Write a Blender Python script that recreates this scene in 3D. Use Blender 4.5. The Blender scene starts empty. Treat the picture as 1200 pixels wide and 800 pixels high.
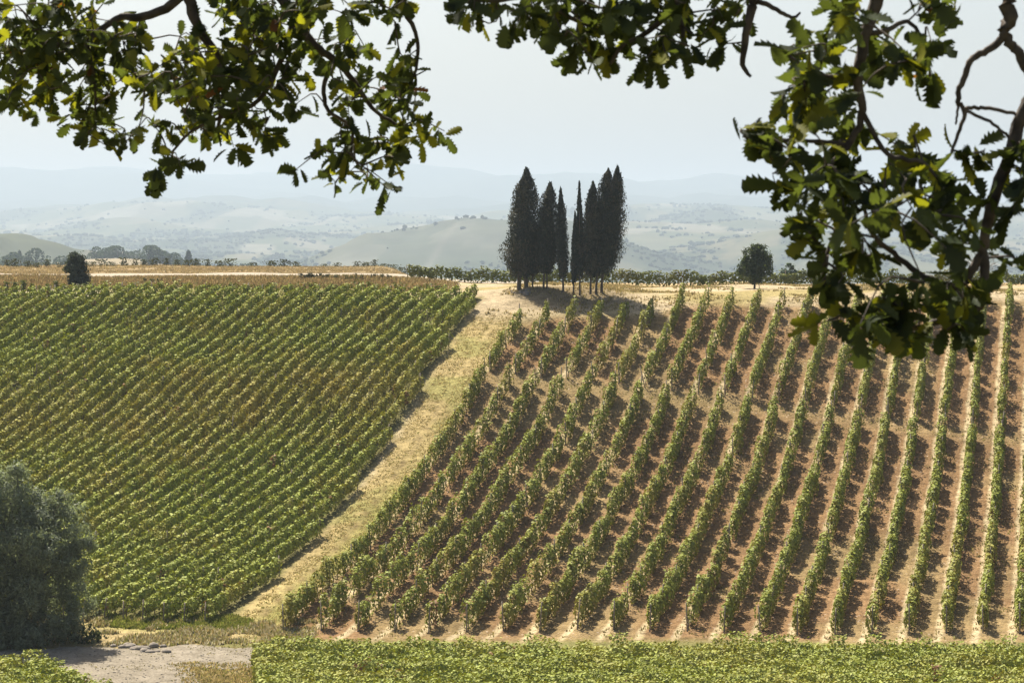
import bpy, math, random
import numpy as np
from mathutils import Vector, Matrix

random.seed(7)
rng = np.random.default_rng(7)
sc = bpy.context.scene
COL = sc.collection
F = 3000.0            # focal length in photograph pixels (1200 px wide)
EYE = 290.0           # photograph row of the eye level

# ------------------------------------------------------------------ camera
cam_d = bpy.data.cameras.new('camera')
cam = bpy.data.objects.new('camera', cam_d)
COL.objects.link(cam)
cam.location = (0, 0, 0)
cam.rotation_euler = (math.radians(90), 0, 0)
cam_d.sensor_width = 36
cam_d.lens = 36 * F / 1200
cam_d.shift_y = -(400 - EYE) / 1200
cam_d.clip_start = 0.1
cam_d.clip_end = 40000
cam_d.dof.use_dof = True
cam_d.dof.focus_distance = 210
cam_d.dof.aperture_fstop = 13
sc.camera = cam

# ------------------------------------------------------------------ light
SUN = Vector((-0.34, 0.66, 1.0)).normalized()
w = bpy.data.worlds.new('World')
sc.world = w
w.use_nodes = True
wn = w.node_tree
sky = wn.nodes.new('ShaderNodeTexSky')
sky.sky_type = 'NISHITA'
sky.sun_disc = False
sky.sun_elevation = math.asin(SUN.z)
sky.sun_rotation = math.atan2(SUN.x, SUN.y)
sky.air_density = 1.0
sky.dust_density = 4.0
sky.ozone_density = 1.0
wn.nodes['Background'].inputs['Strength'].default_value = 0.054
wn.links.new(sky.outputs[0], wn.nodes['Background'].inputs[0])
sun_d = bpy.data.lights.new('sun', 'SUN')
sun_d.energy = 5.0
sun_d.angle = math.radians(0.53)
sun_d.color = (1.0, 0.93, 0.80)
sun = bpy.data.objects.new('sun', sun_d)
COL.objects.link(sun)
sun.rotation_euler = SUN.to_track_quat('Z', 'Y').to_euler()
sc.view_settings.view_transform = 'Standard'
sc.view_settings.look = 'None'
sc.view_settings.gamma = 1
sc.view_settings.use_curve_mapping = False
sc.view_settings.exposure = 1.5
try:
    sc.cycles.use_denoising = True
    sc.cycles.max_bounces = 6
    sc.cycles.diffuse_bounces = 2
    sc.cycles.transmission_bounces = 4
    sc.cycles.volume_bounces = 1
except Exception:
    pass

# ------------------------------------------------------------------ small tools
def tag(o, label=None, cat=None, group=None, kind=None):
    if label: o['label'] = label
    if cat: o['category'] = cat
    if group: o['group'] = group
    if kind: o['kind'] = kind
    return o

def empty(name, loc):
    o = bpy.data.objects.new(name, None)
    COL.objects.link(o)
    o.location = loc
    o.empty_display_size = 0.2
    return o

def link_mesh(name, me, parent=None):
    o = bpy.data.objects.new(name, me)
    COL.objects.link(o)
    if parent is not None: o.parent = parent
    return o

def np_mesh(name, verts, faces, mat, colors=None, smooth=False):
    """verts (n,3); faces (m,k) one polygon size, or a list of arrays; colours per vertex"""
    if not isinstance(faces, list): faces = [faces]
    faces = [np.asarray(f, dtype=np.int32) for f in faces if len(f)]
    me = bpy.data.meshes.new(name)
    verts = np.asarray(verts, dtype=np.float32)
    me.vertices.add(len(verts))
    me.vertices.foreach_set('co', verts.ravel())
    flat = np.concatenate([f.ravel() for f in faces])
    tot = np.concatenate([np.full(len(f), f.shape[1], dtype=np.int32) for f in faces])
    start = np.concatenate([[0], np.cumsum(tot)[:-1]]).astype(np.int32)
    me.loops.add(len(flat))
    me.loops.foreach_set('vertex_index', flat)
    me.polygons.add(len(tot))
    me.polygons.foreach_set('loop_start', start)
    me.update(calc_edges=True)
    if smooth: me.polygons.foreach_set('use_smooth', np.ones(len(tot), dtype=bool))
    if colors is not None:
        a = me.color_attributes.new('Col', 'FLOAT_COLOR', 'POINT')
        c = np.ones((len(verts), 4), dtype=np.float32)
        c[:, :3] = colors
        a.data.foreach_set('color', c.ravel())
    me.validate()
    me.materials.append(mat)
    return me

def hash2(ix, iy, seed):
    n = (ix.astype(np.int64) * 374761393 + iy.astype(np.int64) * 668265263 + seed * 1442695041) & 0x7fffffff
    n = ((n ^ (n >> 13)) * 1274126177) & 0x7fffffff
    n = n ^ (n >> 16)
    return (n & 0xffff) / 65535.0

def vnoise(x, y, seed=0):
    x = np.asarray(x, float); y = np.asarray(y, float)
    ix = np.floor(x); iy = np.floor(y)
    fx = x - ix; fy = y - iy
    fx = fx * fx * (3 - 2 * fx); fy = fy * fy * (3 - 2 * fy)
    a = hash2(ix, iy, seed); b = hash2(ix + 1, iy, seed)
    c = hash2(ix, iy + 1, seed); d = hash2(ix + 1, iy + 1, seed)
    return (a * (1 - fx) + b * fx) * (1 - fy) + (c * (1 - fx) + d * fx) * fy

def fbm(x, y, seed=0, o=4):
    s = 0; a = .5; t = 0
    for k in range(o):
        s = s + a * vnoise(x * 2 ** k, y * 2 ** k, seed + k); t += a; a *= .5
    return s / t

def sstep(a, b, x):
    t = np.clip((np.asarray(x, float) - a) / (b - a), 0, 1)
    return t * t * (3 - 2 * t)

ONES = ['', 'first', 'second', 'third', 'fourth', 'fifth', 'sixth', 'seventh', 'eighth', 'ninth', 'tenth', 'eleventh',
        'twelfth', 'thirteenth', 'fourteenth', 'fifteenth', 'sixteenth', 'seventeenth', 'eighteenth', 'nineteenth']
TENS = {2: ('twentieth', 'twenty'), 3: ('thirtieth', 'thirty'), 4: ('fortieth', 'forty'), 5: ('fiftieth', 'fifty'), 6: ('sixtieth', 'sixty')}
def ordinal(n):
    if n < 20: return ONES[n]
    t, u = divmod(n, 10)
    return TENS[t][0] if u == 0 else TENS[t][1] + '-' + ONES[u]

# ------------------------------------------------------------------ terrain shape
def smooth_prof(pts):
    ys = np.arange(-60, 480, 0.5)
    p = np.array(pts, float)
    v = np.interp(ys, p[:, 0], p[:, 1])
    k = np.exp(-0.5 * (np.arange(-16, 17) / 6.0) ** 2); k /= k.sum()
    vp = np.pad(v, 16, mode='edge')
    return ys, np.convolve(vp, k, 'valid')

COMMON = [(-60, -1.6), (4, -1.8), (10, -2.9), (60, -14.5), (105, -24.6), (122, -26.3), (150, -26.3), (164, -26.0), (171, -25.5),
          (189, -23.0), (206, -19.3), (218, -15.9), (229, -11.7), (237, -9.7), (244, -7.4), (251, -5.0)]
PR = smooth_prof(COMMON + [(257, -4.45), (300, -4.3), (312, -4.2), (330, -6), (480, -24)])
PL = smooth_prof(COMMON + [(256, -4.5), (264, -4.3), (284, -3.5), (345, -3.3), (395, -3.0), (408, -3.0), (430, -8), (480, -24)])
KX, KY = 5.6, 258.5

def H(X, Y):
    X = np.asarray(X, float); Y = np.asarray(Y, float)
    r = np.interp(Y, PR[0], PR[1]); l = np.interp(Y, PL[0], PL[1])
    px = 600 + F * X / np.maximum(Y, 60)
    wl = 1 - sstep(440, 600, px)
    z = r * (1 - wl) + l * wl
    # knoll under the cypresses, with a steep bank on its near side
    kx = np.exp(-((X - KX) / 5.2) ** 4)
    ky = sstep(249.5, 254.5, Y) * (1 - sstep(266, 280, Y))
    z = z + 0.62 * kx * ky * (Y > 240)
    # scarp at the foot of the left block
    z = z + (vnoise(X / 9, Y / 9, 3) - .5) * 0.5 * sstep(60, 160, Y) + (vnoise(X / 2.3, Y / 2.3, 5) - .5) * 0.12
    return z

def P(px, py, D):
    return np.array([(px - 600) / F * D, D, (EYE - py) / F * D])

def ground_hit(px, py, y0, y1):
    ys = np.arange(y0, y1, 0.1)
    X = (px - 600) / F * ys
    d = H(X, ys) - (EYE - py) / F * ys
    k = np.nonzero(d >= 0)[0]
    i = k[0] if len(k) else int(np.argmin(np.abs(d)))
    return np.array([X[i], ys[i], H(X[i], ys[i])])

# plan of the vineyard
TR, CR, SR = (1250 - 600) / F, -52.1, 2.45          # right block rows: X = TR*Y + CR + SR*i
TL, SL = (1600 - 600) / F, 1.40                      # left block rows:  X = TL*Y + c
def strip_left(Y):   # edge of the left block along the grass strip
    return -18.9 + (Y - 172) * (15.4 / 76)
def gap_Y(X):        # the cross path through the right block
    return 230 - (X + 2) * 0.30
def top_Y(X):
    px = 600 + F * X / 248
    return np.interp(px, [560, 610, 650, 760, 800, 1250], [244.5, 245, 246.5, 246.5, 250, 252])

# ------------------------------------------------------------------ materials
def mat_new(name):
    m = bpy.data.materials.new(name)
    m.use_nodes = True
    m.node_tree.nodes.clear()
    return m, m.node_tree.nodes, m.node_tree.links

def leaf_mat(name, trans=0.42, tint=(1.35, 1.25, 0.6), gloss=0.02, rough=0.6):
    m, N, L = mat_new(name)
    out = N.new('ShaderNodeOutputMaterial')
    att = N.new('ShaderNodeAttribute'); att.attribute_name = 'Col'
    d = N.new('ShaderNodeBsdfDiffuse'); t = N.new('ShaderNodeBsdfTranslucent'); g = N.new('ShaderNodeBsdfGlossy')
    g.inputs['Roughness'].default_value = rough
    mul = N.new('ShaderNodeMix'); mul.data_type = 'RGBA'; mul.blend_type = 'MULTIPLY'
    mul.inputs['Factor'].default_value = 1
    mul.inputs['B'].default_value = (*tint, 1)
    L.new(att.outputs['Color'], mul.inputs['A'])
    L.new(att.outputs['Color'], d.inputs['Color'])
    L.new(mul.outputs['Result'], t.inputs['Color'])
    mx = N.new('ShaderNodeMixShader'); mx.inputs[0].default_value = trans
    L.new(d.outputs[0], mx.inputs[1]); L.new(t.outputs[0], mx.inputs[2])
    m2 = N.new('ShaderNodeMixShader'); m2.inputs[0].default_value = gloss
    L.new(mx.outputs[0], m2.inputs[1]); L.new(g.outputs[0], m2.inputs[2])
    L.new(m2.outputs[0], out.inputs['Surface'])
    return m

def bark_mat(name, c1, c2, scale=18):
    m, N, L = mat_new(name)
    out = N.new('ShaderNodeOutputMaterial'); b = N.new('ShaderNodeBsdfPrincipled')
    b.inputs['Roughness'].default_value = 0.9
    n = N.new('ShaderNodeTexNoise'); n.inputs['Scale'].default_value = scale; n.inputs['Detail'].default_value = 5
    tc = N.new('ShaderNodeTexCoord'); L.new(tc.outputs['Object'], n.inputs['Vector'])
    r = N.new('ShaderNodeValToRGB')
    r.color_ramp.elements[0].position = .35; r.color_ramp.elements[0].color = (*c1, 1)
    r.color_ramp.elements[1].position = .7; r.color_ramp.elements[1].color = (*c2, 1)
    L.new(n.outputs['Fac'], r.inputs[0]); L.new(r.outputs[0], b.inputs['Base Color'])
    bp = N.new('ShaderNodeBump'); bp.inputs['Strength'].default_value = .6; bp.inputs['Distance'].default_value = .02
    L.new(n.outputs['Fac'], bp.inputs['Height']); L.new(bp.outputs[0], b.inputs['Normal'])
    L.new(b.outputs[0], out.inputs['Surface'])
    return m

M_VINE = leaf_mat('vine_leaf', .10, (1.4, 1.25, .5))
M_CYP = leaf_mat('cypress_leaf', .12, (1.1, 1.15, .7), .03)
M_TREE = leaf_mat('tree_leaf', .30)
M_WILLOW = leaf_mat('willow_leaf', .48, (1.1, 1.12, .8), .03, .6)
M_OAK = leaf_mat('oak_leaf', .42, (2.1, 2.05, .5), .012, .6)
M_GRASS = leaf_mat('grass_blade', .35, (1.1, 1.05, .8), .0)
M_BARK = bark_mat('oak_bark', (.035, .026, .02), (.11, .085, .065))
M_CYPBARK = bark_mat('cypress_bark', (.05, .038, .03), (.13, .10, .075))
M_WOOD = bark_mat('post_wood', (.13, .10, .075), (.30, .25, .19))
M_VSTEM = bark_mat('vine_stem', (.06, .045, .03), (.16, .12, .085))

def ground_mat():
    m, N, L = mat_new('ground')
    out = N.new('ShaderNodeOutputMaterial'); b = N.new('ShaderNodeBsdfDiffuse')
    att = N.new('ShaderNodeAttribute'); att.attribute_name = 'Col'
    msk = N.new('ShaderNodeAttribute'); msk.attribute_name = 'rows'
    tc = N.new('ShaderNodeTexCoord'); sep = N.new('ShaderNodeSeparateXYZ')
    L.new(tc.outputs['Object'], sep.inputs[0])
    def math_(op, a, bb=None, c=None):
        n = N.new('ShaderNodeMath'); n.operation = op
        for i, v in enumerate((a, bb, c)):
            if v is None: continue
            if isinstance(v, (int, float)): n.inputs[i].default_value = v
            else: L.new(v, n.inputs[i])
        return n.outputs[0]
    def noise(scale, detail=4, vec=None):
        n = N.new('ShaderNodeTexNoise'); n.inputs['Scale'].default_value = scale; n.inputs['Detail'].default_value = detail
        L.new(vec or tc.outputs['Object'], n.inputs['Vector'])
        return n.outputs['Fac']
    wob = noise(.35, 3)
    x = math_('SUBTRACT', sep.outputs['X'], math_('MULTIPLY', sep.outputs['Y'], TR))
    x = math_('ADD', x, -CR)
    x = math_('ADD', x, math_('MULTIPLY', math_('SUBTRACT', wob, .5), .5))
    t = math_('FRACT', math_('DIVIDE', math_('ADD', x, SR * 20), SR))
    # pale straw beside each row, on its left: t near 0.80-0.95
    band = math_('SUBTRACT', 1.0, math_('MULTIPLY', math_('ABSOLUTE', math_('SUBTRACT', t, .80)), 6.5))
    band = math_('MAXIMUM', band, 0.0)
    band = math_('MINIMUM', math_('MULTIPLY', band, 1.6), 1.0)
    n1 = noise(1.4, 6); n2 = noise(6, 5); n3 = noise(.12, 4)
    band = math_('MULTIPLY', band, math_('MINIMUM', math_('MAXIMUM', math_('MULTIPLY_ADD', n1, 3.0, -.35), 0), 1))
    band = math_('MULTIPLY', band, msk.outputs['Fac'])
    mix = N.new('ShaderNodeMix'); mix.data_type = 'RGBA'
    L.new(band, mix.inputs['Factor']); L.new(att.outputs['Color'], mix.inputs['A'])
    mix.inputs['B'].default_value = (.33, .265, .16, 1)
    # clods and patches
    v = math_('ADD', math_('MULTIPLY_ADD', n2, 1.5, .25), math_('MULTIPLY', math_('SUBTRACT', n1, .5), 1.3))
    v = math_('MULTIPLY', v, math_('MULTIPLY_ADD', n3, .8, .6))
    comb = N.new('ShaderNodeCombineColor')
    for i in range(3): L.new(v, comb.inputs[i])
    mul = N.new('ShaderNodeMix'); mul.data_type = 'RGBA'; mul.blend_type = 'MULTIPLY'; mul.inputs['Factor'].default_value = 1
    L.new(mix.outputs['Result'], mul.inputs['A']); L.new(comb.outputs[0], mul.inputs['B'])
    # pale stones
    vo = N.new('ShaderNodeTexVoronoi'); vo.inputs['Scale'].default_value = 2.6
    L.new(tc.outputs['Object'], vo.inputs['Vector'])
    st = math_('LESS_THAN', vo.outputs['Distance'], .20)
    wh = N.new('ShaderNodeTexWhiteNoise'); L.new(vo.outputs['Position'], wh.inputs['Vector'])
    st = math_('MULTIPLY', st, math_('GREATER_THAN', wh.outputs['Value'], .72))
    st = math_('MULTIPLY', st, math_('MULTIPLY', msk.outputs['Fac'], .7))
    mx2 = N.new('ShaderNodeMix'); mx2.data_type = 'RGBA'
    L.new(st, mx2.inputs['Factor']); L.new(mul.outputs['Result'], mx2.inputs['A'])
    mx2.inputs['B'].default_value = (.36, .29, .23, 1)
    L.new(mx2.outputs['Result'], b.inputs['Color'])
    bp = N.new('ShaderNodeBump'); bp.inputs['Strength'].default_value = .8; bp.inputs['Distance'].default_value = .18
    L.new(math_('ADD', n2, n1), bp.inputs['Height']); L.new(bp.outputs[0], b.inputs['Normal'])
    L.new(b.outputs[0], out.inputs['Surface'])
    return m

def dirt_mat(name, c1, c2):
    m, N, L = mat_new(name)
    out = N.new('ShaderNodeOutputMaterial'); b = N.new('ShaderNodeBsdfDiffuse')
    tc = N.new('ShaderNodeTexCoord')
    n = N.new('ShaderNodeTexNoise'); n.inputs['Scale'].default_value = 1.1; n.inputs['Detail'].default_value = 8; n.inputs['Roughness'].default_value = .7
    L.new(tc.outputs['Object'], n.inputs['Vector'])
    r = N.new('ShaderNodeValToRGB')
    r.color_ramp.elements[0].position = .35; r.color_ramp.elements[0].color = (*c1, 1)
    r.color_ramp.elements[1].position = .68; r.color_ramp.elements[1].color = (*c2, 1)
    n9 = N.new('ShaderNodeTexNoise'); n9.inputs['Scale'].default_value = 7; n9.inputs['Detail'].default_value = 6
    L.new(tc.outputs['Object'], n9.inputs['Vector'])
    av = N.new('ShaderNodeMix'); av.inputs['Factor'].default_value = .45
    L.new(n.outputs['Fac'], av.inputs['A']); L.new(n9.outputs['Fac'], av.inputs['B'])
    L.new(av.outputs['Result'], r.inputs[0]); L.new(r.outputs[0], b.inputs['Color'])
    bp = N.new('ShaderNodeBump'); bp.inputs['Strength'].default_value = .5; bp.inputs['Distance'].default_value = .1
    L.new(n.outputs['Fac'], bp.inputs['Height']); L.new(bp.outputs[0], b.inputs['Normal'])
    L.new(b.outputs[0], out.inputs['Surface'])
    return m

def attr_mat(name, rough_noise=None, amp=.5):
    m, N, L = mat_new(name)
    out = N.new('ShaderNodeOutputMaterial'); b = N.new('ShaderNodeBsdfDiffuse')
    att = N.new('ShaderNodeAttribute'); att.attribute_name = 'Col'
    if rough_noise:
        tc = N.new('ShaderNodeTexCoord'); n = N.new('ShaderNodeTexNoise'); n.inputs['Scale'].default_value = rough_noise
        n.inputs['Detail'].default_value = 6
        L.new(tc.outputs['Object'], n.inputs['Vector'])
        ma = N.new('ShaderNodeMath'); ma.operation = 'MULTIPLY_ADD'; ma.inputs[1].default_value = amp * 2; ma.inputs[2].default_value = 1 - amp
        L.new(n.outputs['Fac'], ma.inputs[0])
        cc = N.new('ShaderNodeCombineColor')
        for i in range(3): L.new(ma.outputs[0], cc.inputs[i])
        mul = N.new('ShaderNodeMix'); mul.data_type = 'RGBA'; mul.blend_type = 'MULTIPLY'; mul.inputs['Factor'].default_value = 1
        L.new(att.outputs['Color'], mul.inputs['A']); L.new(cc.outputs[0], mul.inputs['B'])
        L.new(mul.outputs['Result'], b.inputs['Color'])
    else:
        L.new(att.outputs['Color'], b.inputs['Color'])
    L.new(b.outputs[0], out.inputs['Surface'])
    return m

M_GROUND = ground_mat()
M_ROAD = dirt_mat('pale_gravel', (.10, .085, .062), (.27, .235, .185))
M_ROADTOP = dirt_mat('pale_gravel_top', (.24, .205, .16), (.34, .295, .235))
M_FAR = attr_mat('far_land', .02, .35)
M_FARWOOD = attr_mat('far_wood')
M_STONE = dirt_mat('stone', (.15, .13, .11), (.29, .255, .215))

# ------------------------------------------------------------------ ground sheet
GS = 0.6
gx = np.arange(-120, 120 + GS, GS); gy = np.arange(-40, 470 + GS, GS)
GX, GY = np.meshgrid(gx, gy)
GZ = H(GX, GY)
nx, ny = len(gx), len(gy)
PXg = 600 + F * GX / np.maximum(GY, 60)
def lerp(a, b, t): return a + (np.asarray(b) - a) * np.asarray(t)[..., None]
gc = np.zeros(GX.shape + (3,))
gc[:] = (.30, .24, .12)
big = fbm(GX / 14, GY / 14, 21)
med = fbm(GX / 4, GY / 4, 31)
# valley floor and near slope: straw mixed with green
gc = lerp(gc, (.16, .17, .055), sstep(.45, .62, big) * .7)
# grass strip and plateau
sl = strip_left(GY)
rr = TR * GY + CR
left_m = sstep(0, .8, sl - GX) * sstep(171, 173, GY) * (1 - sstep(252.5, 254, GY))
strip_m = sstep(-.8, .2, GX - sl) * sstep(168, 173, GY) * (1 - sstep(-1.4, .2, GX - rr))
gc = lerp(gc, (.42, .325, .155), strip_m)
gc = lerp(gc, (.25, .25, .08), strip_m * sstep(.50, .64, med) * .6)
gc = lerp(gc, (.25, .25, .07), strip_m * np.exp(-((rr - GX - 1.6) / 1.3) ** 2) * (1 - sstep(185, 225, GY)) * .75)
track = np.exp(-((GX - rr + 2.6) / .22) ** 2)
gc = lerp(gc, (.17, .12, .06), strip_m * track * (1 - sstep(205, 235, GY)) * .8)
for o_ in (5.2, 6.8):
    gc = lerp(gc, (.52, .43, .29), strip_m * np.exp(-((GX - rr + o_ + .5 * np.sin(GY / 9)) / .28) ** 2) * .7)
plat = sstep(243, 249, GY)
gc = lerp(gc, (.46, .37, .24), plat * (1 - left_m))
gc = lerp(gc, (.33, .27, .11), plat * (1 - left_m) * sstep(.5, .62, big) * .8)
soil_m = sstep(-1.2, .1, GX - rr) * sstep(166, 168.5, GY) * (1 - sstep(-2.5, .5, GY - top_Y(GX)))
gc = lerp(gc, (.265, .165, .085), soil_m)
gc = lerp(gc, (.29, .225, .11), soil_m * sstep(.50, .66, fbm(GX / 6, GY / 9, 77)) * .6)
gp = np.exp(-((GY - gap_Y(GX)) / 2.0) ** 2)
gc = lerp(gc, (.27, .205, .10), soil_m * gp * .6)
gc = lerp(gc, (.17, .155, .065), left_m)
# left plateau: sand, brown bank, straw
lw = 1 - sstep(430, 560, PXg)
gc = lerp(gc, (.26, .23, .10), lw * sstep(252, 253.5, GY) * (1 - sstep(262, 264, GY)))
gc = lerp(gc, (.52, .44, .32), lw * sstep(253, 254.5, GY) * (1 - sstep(262, 264, GY)) * (1 - sstep(100, 150, PXg)))
gc = lerp(gc, (.34, .20, .085), lw * sstep(262, 264.5, GY) * (1 - sstep(283, 287, GY)) * .95)
gc = lerp(gc, (.33, .25, .14), lw * sstep(283, 287, GY) * (1 - .3 * big))
gc = lerp(gc, (.25, .165, .08), lw * sstep(322, 330, GY) * sstep(.45, .65, med) * .7)
gc = lerp(gc, (.42, .30, .15), (1 - lw) * sstep(285, 300, GY) * .7)
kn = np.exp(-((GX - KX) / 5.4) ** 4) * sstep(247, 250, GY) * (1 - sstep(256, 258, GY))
gc = lerp(gc, (.20, .15, .08), kn * .75)  # near bank of the knoll darkened in colour where its shade lies
verge = sstep(165.5, 167.5, GY) * (1 - sstep(172, 174, GY)) * (1 - sstep(-19, -15, GX))
gc = lerp(gc, (.40, .31, .16), verge)
gc = lerp(gc, (.26, .29, .06), np.exp(-((GX + 22.5) / 5) ** 2) * np.exp(-((GY - 171.8) / 1.6) ** 2))
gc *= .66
verts = np.stack([GX, GY, GZ], -1).reshape(-1, 3)
ii = (np.arange(ny - 1)[:, None] * nx + np.arange(nx - 1)[None, :])
gf = np.stack([ii, ii + 1, ii + nx + 1, ii + nx], -1).reshape(-1, 4)
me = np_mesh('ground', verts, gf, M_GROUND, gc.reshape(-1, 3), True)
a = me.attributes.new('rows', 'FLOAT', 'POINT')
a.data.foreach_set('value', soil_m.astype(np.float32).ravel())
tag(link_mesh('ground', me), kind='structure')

def sheet_from(name, mat, x0, x1, y0, y1, step, inside, lift=.05):
    xs = np.arange(x0, x1, step); ys = np.arange(y0, y1, step * 1.5)
    X, Y = np.meshgrid(xs, ys)
    m = inside(X, Y)
    ids = np.arange(len(ys))[:, None] * len(xs) + np.arange(len(xs))[None, :]
    fm = m[:-1, :-1] & m[1:, :-1] & m[:-1, 1:] & m[1:, 1:]
    f = np.stack([ids[:-1, :-1], ids[:-1, 1:], ids[1:, 1:], ids[1:, :-1]], -1)[fm]
    v = np.stack([X, Y, H(X, Y) + lift], -1).reshape(-1, 3)
    used = np.unique(f); re = np.full(len(v), -1); re[used] = np.arange(len(used))
    tag(link_mesh(name, np_mesh(name, v[used], re[f], mat, None, True)), kind='structure')

def edge_noise(X, Y): return (fbm(X / 3.5, Y / 3.5, 9, 5) - .5) * 3.2
def in_track(X, Y):
    e = edge_noise(X, Y) * 1.25
    lat = (Y > 158.6 + e) & (Y < 165.0 + e * .7) & (X < -13.6)
    fork = (X > -30 + (160 - Y) * .45 + e) & (X < -20.2 + (160 - Y) * .22 + e) & (Y < 162)
    return lat | fork
sheet_from('gravel_track', M_ROAD, -60, -13, 122, 168, .12, in_track)
sheet_from('ridge_road', M_ROADTOP, -100, 6, 284, 328, .4,
           lambda X, Y: (np.abs(Y - 306 + .02 * X + (vnoise(X / 30, Y * 0, 4) - .5) * 4) < 15 + edge_noise(X, Y)) & (600 + F * X / Y < 640), .06)

# ------------------------------------------------------------------ far land
FS = 1.7      # the far country is this much longer than the figures below
fy = np.concatenate([[450 / FS, 560 / FS], np.linspace(425, 1500, 60), np.linspace(1520, 4000, 110), np.linspace(4040, 9000, 110), np.linspace(9080, 13500, 60)]) * FS
fu = np.arange(-700, 1905, 5.0)
FU, FY = np.meshgrid(fu, fy)
FX = (FU - 600) / F * FY
def HF(X, Y): return FS * relief(np.asarray(X) / FS, np.asarray(Y) / FS)
def relief(X, Y):
    px = 600 + F * X / Y
    z = np.interp(Y, [425, 480, 800, 1500, 2300, 3000, 4500, 6500, 7600, 9000, 10500, 11200, 13500],
                  [-12, -24, -48, -62, -48, -30, 10, 78, 112, 120, 140, 140, 60])
    skyl = np.interp(px, [-700, -100, 0, 60, 110, 160, 210, 260, 330, 420, 480, 520, 600, 680, 760, 860, 900, 940, 1000, 1100, 1250, 1900],
                     [200, 197, 193, 192, 190, 194, 200, 203, 202, 207, 206, 209, 212, 213, 215, 217, 221, 229, 240, 250, 255, 250])
    zm = (EYE - skyl) * 10500 / F
    m = np.exp(-((Y - 10500) / 1500.) ** 2) 
    z = z + (zm - 140) * m
    z = z + 49 * np.exp(-((X + 168) / 120) ** 2 - ((Y - 1080) / 190) ** 2)
    z = z + 56 * np.exp(-((X + 370) / 170) ** 2 - ((Y - 1950) / 300) ** 2) * (.55 + .9 * fbm(X / 75, Y / 160, 43))
    z = z + 56 * np.exp(-((X + 30) / 190) ** 4 - ((Y - 2950) / 330) ** 2) * (.6 + .8 * fbm(X / 110, Y / 220, 47))
    z = z + 34 * np.exp(-((X - 360) / 120) ** 2 - ((Y - 3250) / 300) ** 2)
    z = z + 30 * np.exp(-((X - 120) / 200) ** 2 - ((Y - 4300) / 350) ** 2)
    amp = .015 * np.clip(Y - 1300, 0, 4500)
    z = z + amp * (fbm(X / 420, Y / 700, 41) - .5) * 2
    spur = 1 - np.abs(fbm(X / 900, Y / 2600, 51, 3) - .5) * 2
    z = z + 110 * (spur - .8) * sstep(7000, 9000, Y) * (1 - sstep(10100, 10500, Y))
    return z
FZ = HF(FX, FY)
# fields and woods as land cover
def cells(X, Y, sx, sy, seed):
    wx = X + (fbm(X / 130, Y / 200, seed) - .5) * 160; wy = Y + (fbm(X / 130, Y / 200, seed + 9) - .5) * 300
    return hash2(np.floor(wx / sx + .35 * np.floor(wy / sy)), np.floor(wy / sy), seed)
def land_colour(X, Y):
    c = cells(X, Y, 75, 190, 61)
    pal = np.array([(.30, .26, .14), (.13, .16, .06), (.20, .20, .09), (.42, .36, .24), (.10, .13, .05), (.25, .24, .11), (.16, .18, .07), (.50, .45, .34)])
    k = (c * len(pal)).astype(int).clip(0, len(pal) - 1)
    col = pal[k]
    wood = sstep(.50, .57, fbm(X / 120, Y / 420, 71, 6) + (vnoise(X / 9, Y / 26, 74) - .5) * .09)
    wood = wood * (1 - np.exp(-((X + 345) / 150) ** 4 - ((Y - 1850) / 350) ** 4)) * (1 - .8 * np.exp(-((X + 40) / 150) ** 4 - ((Y - 2750) / 170) ** 4))
    wood = np.maximum(wood, sstep(6300, 7800, Y))
    wood = np.maximum(wood, sstep(.42, .5, fbm(X / 45, Y / 60, 75, 3)) * np.exp(-((X + 40) / 125) ** 6 - ((Y - 2960) / 70) ** 2) * 1.0)
    col = lerp(col, (.12, .125, .085), 0.58) * .75  # fields faded towards one tone, putting some of the haze into colour
    col = lerp(col, (.04, .055, .034), wood * .85)
    return col, wood
FX, FY = FX / FS, FY / FS
fc, fwood = land_colour(FX, FY)
hum = np.exp(-((FX + 160) / 130) ** 2 - ((FY - 1000) / 170) ** 2)
fc = lerp(fc, (.34, .28, .19), np.clip(hum * 1.6, 0, 1) * .9)
h2 = np.exp(-((FX + 345) / 110) ** 2 - ((FY - 1800) / 200) ** 2)
fc = lerp(fc, (.11, .115, .075), np.clip(h2 * 1.5, 0, 1) * .4)
h3 = np.exp(-((FX + 40) / 165) ** 4 - ((FY - 2780) / 180) ** 2)
fc = lerp(fc, (.10, .11, .08), np.clip(h3 * 1.5, 0, 1) * .75)  # centre hill faded further, its haze partly in the colour
tr = np.exp(-((FX + 75 - (FY - 2700) * .08) / 4) ** 2) * (FY > 2500) * (FY < 2900)
fc = lerp(fc, (.17, .165, .13), tr * .7)
fc = fc * .62
fnx = len(fu)
jj = (np.arange(len(fy) - 1)[:, None] * fnx + np.arange(fnx - 1)[None, :])
ff = np.stack([jj, jj + 1, jj + fnx + 1, jj + fnx], -1)
FX, FY = FX * FS, FY * FS
fv = np.stack([FX, FY, FZ], -1).reshape(-1, 3)
k = int(np.searchsorted(fy, 6200 * FS))
ROWS = [('valley', 0, k), ('mountains', k, len(fy) - 1)]
for nm, a0, a1 in ROWS:
    f = ff[a0:a1].reshape(-1, 4)
    used = np.unique(f); re = np.full(len(fv), -1); re[used] = np.arange(len(used))
    tag(link_mesh(nm, np_mesh(nm, fv[used], re[f], M_FAR, fc.reshape(-1, 3)[used], True)), kind='structure')

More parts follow.
